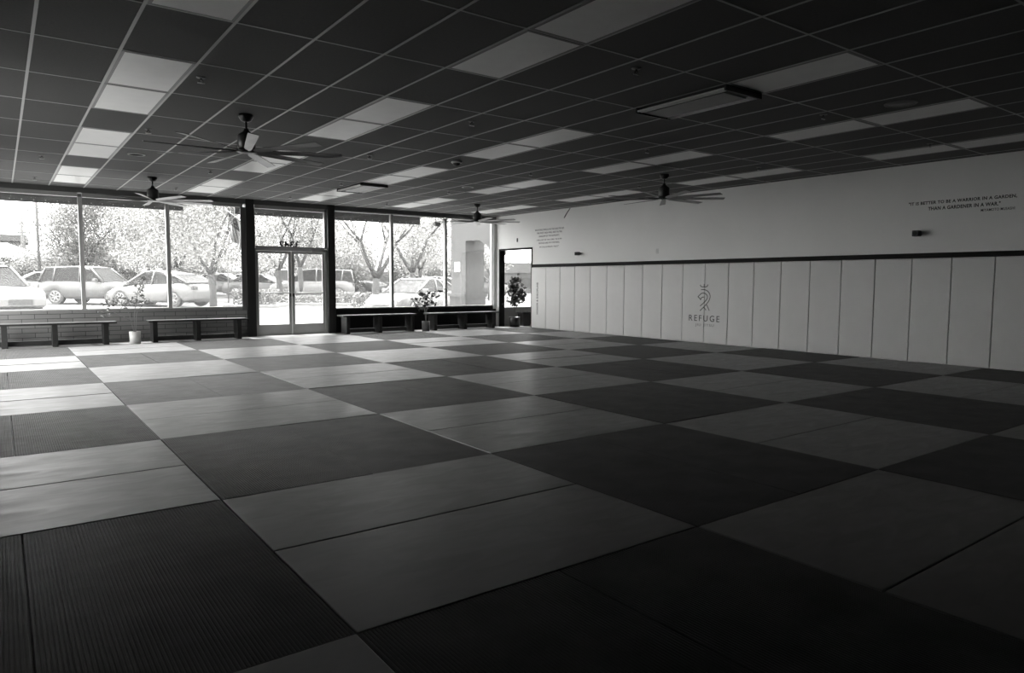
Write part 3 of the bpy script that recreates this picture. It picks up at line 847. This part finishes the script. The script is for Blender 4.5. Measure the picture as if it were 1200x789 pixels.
    # wheels
    for wx in P['wb']:
        for s in (1, -1):
            bm = bm_new()
            r = P['r']
            yo, yi = s*W*1.0, s*W*.74
            tube(bm, [(wx, yi, r), (wx, yo, r)], r, 24); wh = obj('wheel', bm, M['tyre'], t)
            bm = bm_new()
            tube(bm, [(wx, yo+s*.002, r), (wx, yo+s*.012, r)], r*.25, 14)
            for k in range(7):
                a = 2*pi*k/7
                tube(bm, [(wx+cos(a)*r*.1, yo+s*.006, r+sin(a)*r*.1), (wx+cos(a)*r*.68, yo+s*.006, r+sin(a)*r*.68)], .03, 6)
            ring = [(wx+cos(2*pi*k/20)*r*.68, yo+s*.006, r+sin(2*pi*k/20)*r*.68) for k in range(21)]
            tube(bm, ring, .022, 6, cap=False)
            obj('rim', bm, M['rim'], wh)
    # lamps, mirrors, grille, plate
    zf = interp(P['belt'], H-.15)
    for s in (1, -1):
        bm = bm_new(); box(bm, H-.26, s*W*.5, zf-.13, H-.035, s*W*.80, zf-.01); bevel_all(bm, .02); obj('headlamp', bm, M['lamp'], t)
        bm = bm_new(); box(bm, -H+.0, s*W*.52, .78, -H+.2, s*W*.86, .95); bevel_all(bm, .02); obj('tail_lamp', bm, M['tail'], t)
        bm = bm_new(); box(bm, gh[-1][0]-.42, s*(W-.02), interp(P['belt'], .7)+.02, gh[-1][0]-.24, s*(W+.16), interp(P['belt'], .7)+.16); bevel_all(bm, .03, 2); obj('mirror', bm, M[paint], t)
    bm = bm_new(); box(bm, H-.08, -W*.42, P['zb']+.12, H+.005, W*.42, zf-.18); bevel_all(bm, .03); obj('grille', bm, M['carblack'], t)
    bm = bm_new(); box(bm, -H-.01, -W*.7, P['zb']+.02, -H+.12, W*.7, P['zb']+.16); obj('rear_bumper_trim', bm, M['carblack'], t)
    return t
car('parked_suv', 'big white sport utility vehicle at far left window edge', -1.45, 25.4, R(-66), 'suv', 'carwhite')
car('parked_suv', 'silver sport utility vehicle behind the left mullion', 2.7, 34.2, R(-42), 'suv', 'carsilver')
car('parked_car', 'white hatchback right of the silver vehicle, behind potted plant', 5.0, 31.0, R(128), 'hatch', 'carwhite')
car('parked_car', 'white sedan outside the middle of right windows', 12.4, 20.3, R(206), 'sedan', 'carwhite')
car('parked_car', 'white sedan farther back beside the stucco pier', 20.1, 32.2, R(140), 'sedan', 'carwhite')
car('parked_suv', 'small dark vehicle far off beyond the bush', 19.4, 42.6, R(-60), 'suv', 'cardark')
car('parked_van', 'white van seen through the right door leaf', 14.5, 37.5, R(160), 'van', 'carwhite')
car('parked_suv', 'dark vehicle seen through left door leaf near mullion', 14.9, 44.4, R(-100), 'suv', 'cardark')
car('parked_van', 'distant white van under the trees, above silver vehicle hood', 7.7, 63.6, R(-20), 'van', 'carwhite')
car('parked_car', 'white sedan half hidden behind the silver vehicle, left', .75, 42.0, R(185), 'sedan', 'carwhite')
car('parked_car', 'silver sedan far behind the road sign', 11.3, 45.5, R(-35), 'sedan', 'carsilver')
car('parked_car', 'white sedan far behind hedge at right of road sign', 14.2, 48.5, R(-35), 'sedan', 'carwhite')
car('parked_car', 'pale sedan in distance beyond tree with three limbs', 24.0, 41.0, R(-50), 'sedan', 'carwhite')
car('parked_suv', 'pale vehicle in distance seen past the stucco pier', 25.5, 36.0, R(-30), 'suv', 'carsilver')
car('parked_car', 'pale sedan farther along behind low shrubs, left door leaf', 12.4, 40.5, R(-40), 'sedan', 'carsilver')

# ------------------------------------------------------------------ trees
def crown_mesh(name, seed, blobs, n, size, m):
    rr = random.Random(seed); bm = bm_new()
    for (cx, cy, cz, rx, ry, rz), share in blobs:
        for _ in range(int(n*share)):
            while True:
                u = Vector((rr.uniform(-1, 1), rr.uniform(-1, 1), rr.uniform(-1, 1)))
                if .15 < u.length < 1: break
            p = Vector((cx+u.x*rx, cy+u.y*ry, cz+u.z*rz))
            nrm = Vector((rr.gauss(0, 1), rr.gauss(0, 1), rr.gauss(.6, 1))).normalized()
            a = nrm.orthogonal().normalized(); b = nrm.cross(a); th = rr.uniform(0, 6.28)
            e1 = (a*cos(th)+b*sin(th))*size*rr.uniform(.6, 1.3); e2 = (b*cos(th)-a*sin(th))*size*.42
            v = [bm.verts.new(p-e1*.5), bm.verts.new(p+e2*.5+nrm*size*.05), bm.verts.new(p+e1*.5), bm.verts.new(p-e2*.5+nrm*size*.05)]
            bm.faces.new(v)
    me = bpy.data.meshes.new(name); bm.to_mesh(me); bm.free(); me.materials.append(m)
    return me
def blobs_round(seed, k, R0, h0, H_):
    rr = random.Random(seed); out = []
    for _ in range(k):
        a = rr.uniform(0, 6.28); rad = R0*rr.uniform(.15, .75)
        z = rr.uniform(h0, H_)
        s = rr.uniform(.38, .62)*R0
        out.append(((cos(a)*rad, sin(a)*rad, z, s, s, s*.75), 1/k))
    return out
CROWN = {
 'loose1': crown_mesh('foliage', 1, blobs_round(11, 15, 3.2, 2.6, 7.2), 9500, .19, M['tree_a']),
 'loose2': crown_mesh('foliage', 2, blobs_round(12, 15, 3.5, 2.4, 7.4), 9500, .19, M['tree_a']),
 'dense1': crown_mesh('foliage', 3, blobs_round(13, 15, 3.3, 1.8, 7.0), 12000, .2, M['tree_b']),
 'thin1': crown_mesh('foliage', 4, blobs_round(14, 12, 2.8, 3.0, 6.6), 4200, .16, M['tree_a']),
 'thin2': crown_mesh('foliage', 5, blobs_round(15, 12, 2.8, 2.8, 6.6), 4600, .16, M['tree_a']),
 'bush': crown_mesh('foliage', 6, blobs_round(16, 9, 2.0, .8, 2.2), 5500, .18, M['tree_b']),
}
def trunk(seed, h, r, forks, spread):
    rr = random.Random(seed); bm = bm_new()
    top = Vector((rr.uniform(-.1, .1), 0, h))
    tube(bm, [(0, 0, -.2), (0, 0, h*.5), top], [r*1.25, r, r*.9], 9)
    def limb(p, d, L, rad, lvl):
        q = p + d*L*.5 + Vector((rr.uniform(-.08, .08), rr.uniform(-.08, .08), 0)); e = q + (d+Vector((0, 0, .12))).normalized()*L*.5
        tube(bm, [p, q, e], [rad, rad*.8, rad*.55], 7)
        if lvl:
            for s in range(2):
                dd = (d + Vector((rr.uniform(-.6, .6), rr.uniform(-.6, .6), rr.uniform(0, .3)))).normalized()
                limb(e, dd, L*.68, rad*.5, lvl-1)
    for k in range(forks):
        a = 2*pi*k/forks + rr.uniform(-.3, .3)
        limb(top - Vector((0, 0, .05)), Vector((cos(a)*spread, sin(a)*spread, 1)).normalized(), 1.9, r*.6, 2)
    return mesh('trunk', bm, M['bark'])
TR = {'a': trunk(1, 1.7, .16, 3, .55), 'b': trunk(2, 1.9, .14, 3, .45), 'c': trunk(3, 1.5, .17, 4, .6)}
def tree(label, x, y, crown, tr, s=1., rz=0., name='street_tree', cat='tree', group='trees in the parking lot'):
    t = thing(name, label, cat, (x, y, gz(y)), rz, group); t.scale = (s, s, s)
    if tr: obj('trunk', TR[tr], None, t)
    obj('foliage', CROWN[crown], None, t)
tree('leafy tree with forked trunk just left of the road sign', 6.36, 27.4, 'loose1', 'a', .88, .4)
tree('dark dense tree right of the light pole, left window', 3.3, 49.5, 'dense1', 'c', 1.0, 0)
tree('pale leafy tree right of left mullion, above silver vehicle', 5.35, 50.5, 'loose2', 'b', 1.05, 1.2)
tree('leafy tree above the distant white van', 8.3, 55.5, 'loose1', 'b', 1.1, 2.0)
tree('leafy tree behind the white hatchback roof', 8.06, 44.8, 'loose2', 'a', 1.0, 2.6)
tree('tall leafy tree behind the second mullion', 6.9, 37.0, 'loose1', 'b', .95, 3.6)
tree('leafy tree behind the striped flag', 10.2, 43.8, 'loose2', 'c', 1.05, 4.2)
tree('forked tree seen through left door leaf', 11.26, 33.7, 'thin1', 'a', 1.0, .3)
tree('tree with slim trunk seen through right door leaf', 12.2, 33.0, 'thin2', 'b', 1.0, 1.7)
tree('leafy tree behind the transom number', 14.6, 41.5, 'loose1', 'b', 1.05, 5.2)
tree('bare limbed tree with three limbs, first right window', 11.99, 23.25, 'thin1', 'c', .95, 2.1)
tree('leafy tree behind mullion between first right windows', 15.2, 25.9, 'thin2', 'a', 1.0, .9)
tree('leafy tree left of the stucco pier', 22.3, 38.0, 'loose1', 'b', .95, 1.4)
tree('leafy tree behind bush, beside black post right of doors', 18.2, 45.5, 'loose2', 'b', 1.05, .2)
tree('distant tree seen past the pier, beside right jamb', 24.0, 32.0, 'loose2', 'a', .9, 2.9)
tree('low leafy tree filling gap far behind white sedan', 24.5, 44.0, 'dense1', 'c', .75, 1.0)
tree('rounded dark bush tree beside black post right of doors', 18.0, 40.3, 'bush', None, 1.08, 0., 'round_bush', 'bush', 'round bushes')
tree('darker bush tree behind the rounded one, right windows', 22.4, 47.2, 'bush', None, 1.35, 1.3, 'round_bush', 'bush', 'round bushes')
for x, y, wh in ((3.0, 60, 'under the dense tree'), (6.5, 58, 'behind the silver vehicle hood'), (10.5, 57, 'far behind the white hatchback'), (13.5, 56, 'far behind the second mullion'), (17, 55, 'far behind the road sign'),
                 (21.5, 58, 'far behind left door leaf'), (26, 56, 'far behind right door leaf'), (28, 46, 'far behind the middle right window')):
    tree('low hazy shrub mass ' + wh, x, y, 'bush', None, 1.15, x, 'shrub_mass', 'bush', 'far shrubs')
tree('low bush below dense tree, beside the light pole', .9, 52.0, 'bush', None, .95, 2.2, 'round_bush', 'bush', 'round bushes')

FAR = ['behind the metal roof at far left', 'above the silver vehicle', 'above the white van', 'beyond the second mullion', 'beyond the road sign', 'above the left door leaf', 'above the right door leaf',
       'beyond tree with three limbs', 'beyond the middle right window', 'left of the pier']
for k, (x, y) in enumerate(((-4, 92), (6, 84), (13.5, 80), (26, 88), (34, 86), (35, 80), (43, 75), (48, 68), (53, 62), (58, 57))):
    tree('hazy distant tree ' + FAR[k], x, y, ('dense1', 'loose2')[k % 2], 'b', 1.05, k*1.3, group='distant trees behind the parking lot')

def hedge(label, x, y, lx, ly, h, rz):
    t = thing('low_hedge', label, 'hedge', (x, y, gz(y)), rz, 'clipped hedges')
    rr = random.Random(int(x*10)); bm = bm_new()
    for _ in range(int(900*lx*h)):
        f = rr.random()
        p = Vector((rr.uniform(-lx/2, lx/2), rr.uniform(-ly/2, ly/2), rr.uniform(0, h)))
        if f < .4: p.y = -ly/2
        elif f < .7: p.z = h
        p += Vector((rr.gauss(0, .03),)*3)
        nrm = Vector((rr.gauss(0, 1), rr.gauss(-.5, 1), rr.gauss(.5, 1))).normalized(); a = nrm.orthogonal().normalized(); b = nrm.cross(a); s = .07
        bm.faces.new([bm.verts.new(p+a*s), bm.verts.new(p+b*s*.6), bm.verts.new(p-a*s), bm.verts.new(p-b*s*.6)])
    me = bpy.data.meshes.new('foliage'); bm.to_mesh(me); bm.free(); me.materials.append(M['hedge'])
    obj('foliage', me, None, t)
hedge('clipped hedge by forked tree, under the road sign', 8.6, 28.9, 1.9, .9, .75, R(-36))
hedge('clipped hedge at foot of tree with three limbs', 11.9, 23.3, 1.5, .8, .75, R(-36))
hedge('low shrubs in the planter seen through door glass', 11.2, 30.2, 4.6, 1.2, .42, R(-40))
hedge('clipped hedge by black post right of doors, low left', 13.0, 29.0, 1.2, .8, .6, R(-36))
for nm, x, y, lx, ly in (('planter_curb', 11.1, 30.2, 5.4, 1.9), ('planter_curb', 8.6, 28.9, 2.5, 1.5)):
    o = obj(nm, boxbm(-lx/2, -ly/2, -.1, lx/2, ly/2, .12, bev=.02), M['sidewalk'], loc=(x, y, gz(y))); o.rotation_euler = (0, 0, R(-38))
    tag(o, 'concrete planter curb %s' % ('under low shrubs, seen through door glass' if x > 9 else 'round the clipped hedge below the road sign'), 'curb')

# ------------------------------------------------------------------ buildings
def building(label, x, y, rz, w, dpt, h, roof=None, wins=(), parapet=.0):
    t = thing('commercial_building', label, 'building', (x, y, gz(y)), rz)
    bm = bm_new(); box(bm, -w/2, 0, -.5, w/2, dpt, h); obj('walls', bm, M['stucco_b'], t)
    if parapet:
        bm = bm_new(); box(bm, -w/2-.2, -.2, h-parapet, w/2+.2, dpt+.2, h+.1); obj('parapet', bm, M['stucco'], t)
    if roof:
        e, hh = roof
        bm = bm_new()
        a = [bm.verts.new(c) for c in ((-w/2-e, -e, h), (w/2+e, -e, h), (w/2+e, dpt+e, h), (-w/2-e, dpt+e, h))]
        b = [bm.verts.new(c) for c in ((-w/2+2, dpt*.5, h+hh), (w/2-2.2, dpt*.5, h+hh))]
        bm.faces.new((a[0], a[1], b[1], b[0])); bm.faces.new((a[1], a[2], b[1])); bm.faces.new((a[2], a[3], b[0], b[1])); bm.faces.new((a[3], a[0], b[0])); bm.faces.new(a[::-1])
        rf = obj('roof', bm, M['roofmetal'], t)
        bm = bm_new()
        for k in range(int(w/.6)):
            xx = -w/2 + k*.6
            tube(bm, [(xx, -e, h+.02), (max(-w/2+2, min(w/2-2.2, xx)), dpt*.5, h+hh+.02)], .03, 5)
        obj('roof_seams', bm, M['roofmetal'], rf)
    for x0, z0, x1, z1 in wins:
        bm = bm_new(); box(bm, x0, -.06, z0, x1, .02, z1); obj('window', bm, M['bglass'], t)
building('low building with pale hipped metal roof, left window', -4.0, 58.0, R(-4), 11.0, 8, 2.35, roof=(.8, 1.25), wins=((2.0, 1.2, 3.0, 2.0), (-2, 1.1, -.6, 2.0)))
building('flat roofed pale block behind the metal roof, far left', -6.0, 76.0, R(-3), 14.0, 8, 4.6, parapet=.5)
building('long low building behind cars, seen through both door leaves', 23.0, 66.0, R(-38), 26.0, 8, 1.55, parapet=.35, wins=((-9, .3, -6.5, 1.1), (-4, .3, -1.5, 1.1), (2, .3, 4.5, 1.1)))
building('pale building with stepped parapet seen through side doorway', 36.0, 44.5, R(-42), 22.0, 8, 2.55, parapet=.8, wins=((-5, .5, -2.5, 1.4), (-1, .5, 1.6, 1.4), (3, .5, 5.6, 1.4)))

# ------------------------------------------------------------------ light: sky and sun
W = bpy.data.worlds.new('World'); SC.world = W; W.use_nodes = True
nt = W.node_tree; bg = nt.nodes['Background']
bg.inputs['Color'].default_value = (1, 1, .985, 1); bg.inputs['Strength'].default_value = 4.5
s = bpy.data.lights.new('sun', 'SUN'); s.energy = 12.; s.angle = R(.6)
so = bpy.data.objects.new('sun', s); COL.objects.link(so)
so.rotation_euler = Vector((.1, -.44, -.87)).to_track_quat('-Z', 'Y').to_euler(); so.location = (10, 30, 40)

# ------------------------------------------------------------------ camera
cd = bpy.data.cameras.new('camera'); cam = bpy.data.objects.new('camera', cd); COL.objects.link(cam)
cd.sensor_width = 36; cd.lens = 816.0196/1200*36; cd.clip_start = .05; cd.clip_end = 400
yaw, pitch, roll = .63378, -.07813, .00405
fw = Vector((sin(yaw)*cos(pitch), cos(yaw)*cos(pitch), sin(pitch))); rt = Vector((cos(yaw), -sin(yaw), 0)); up = rt.cross(fw)
r2 = rt*cos(roll)+up*sin(roll); u2 = -rt*sin(roll)+up*cos(roll)
cam.matrix_world = Matrix(((r2.x, u2.x, -fw.x, -1.03872), (r2.y, u2.y, -fw.y, -4.40323), (r2.z, u2.z, -fw.z, 1.33199), (0, 0, 0, 1)))
SC.camera = cam
vs_ = SC.view_settings; vs_.view_transform = 'Standard'; vs_.look = 'None'; vs_.gamma = 1; vs_.use_curve_mapping = False; vs_.exposure = 1.0
SC.cycles.use_denoising = True
SC.cycles.max_bounces = 12; SC.cycles.diffuse_bounces = 6; SC.cycles.transparent_max_bounces = 16
SC.cycles.sample_clamp_indirect = 8
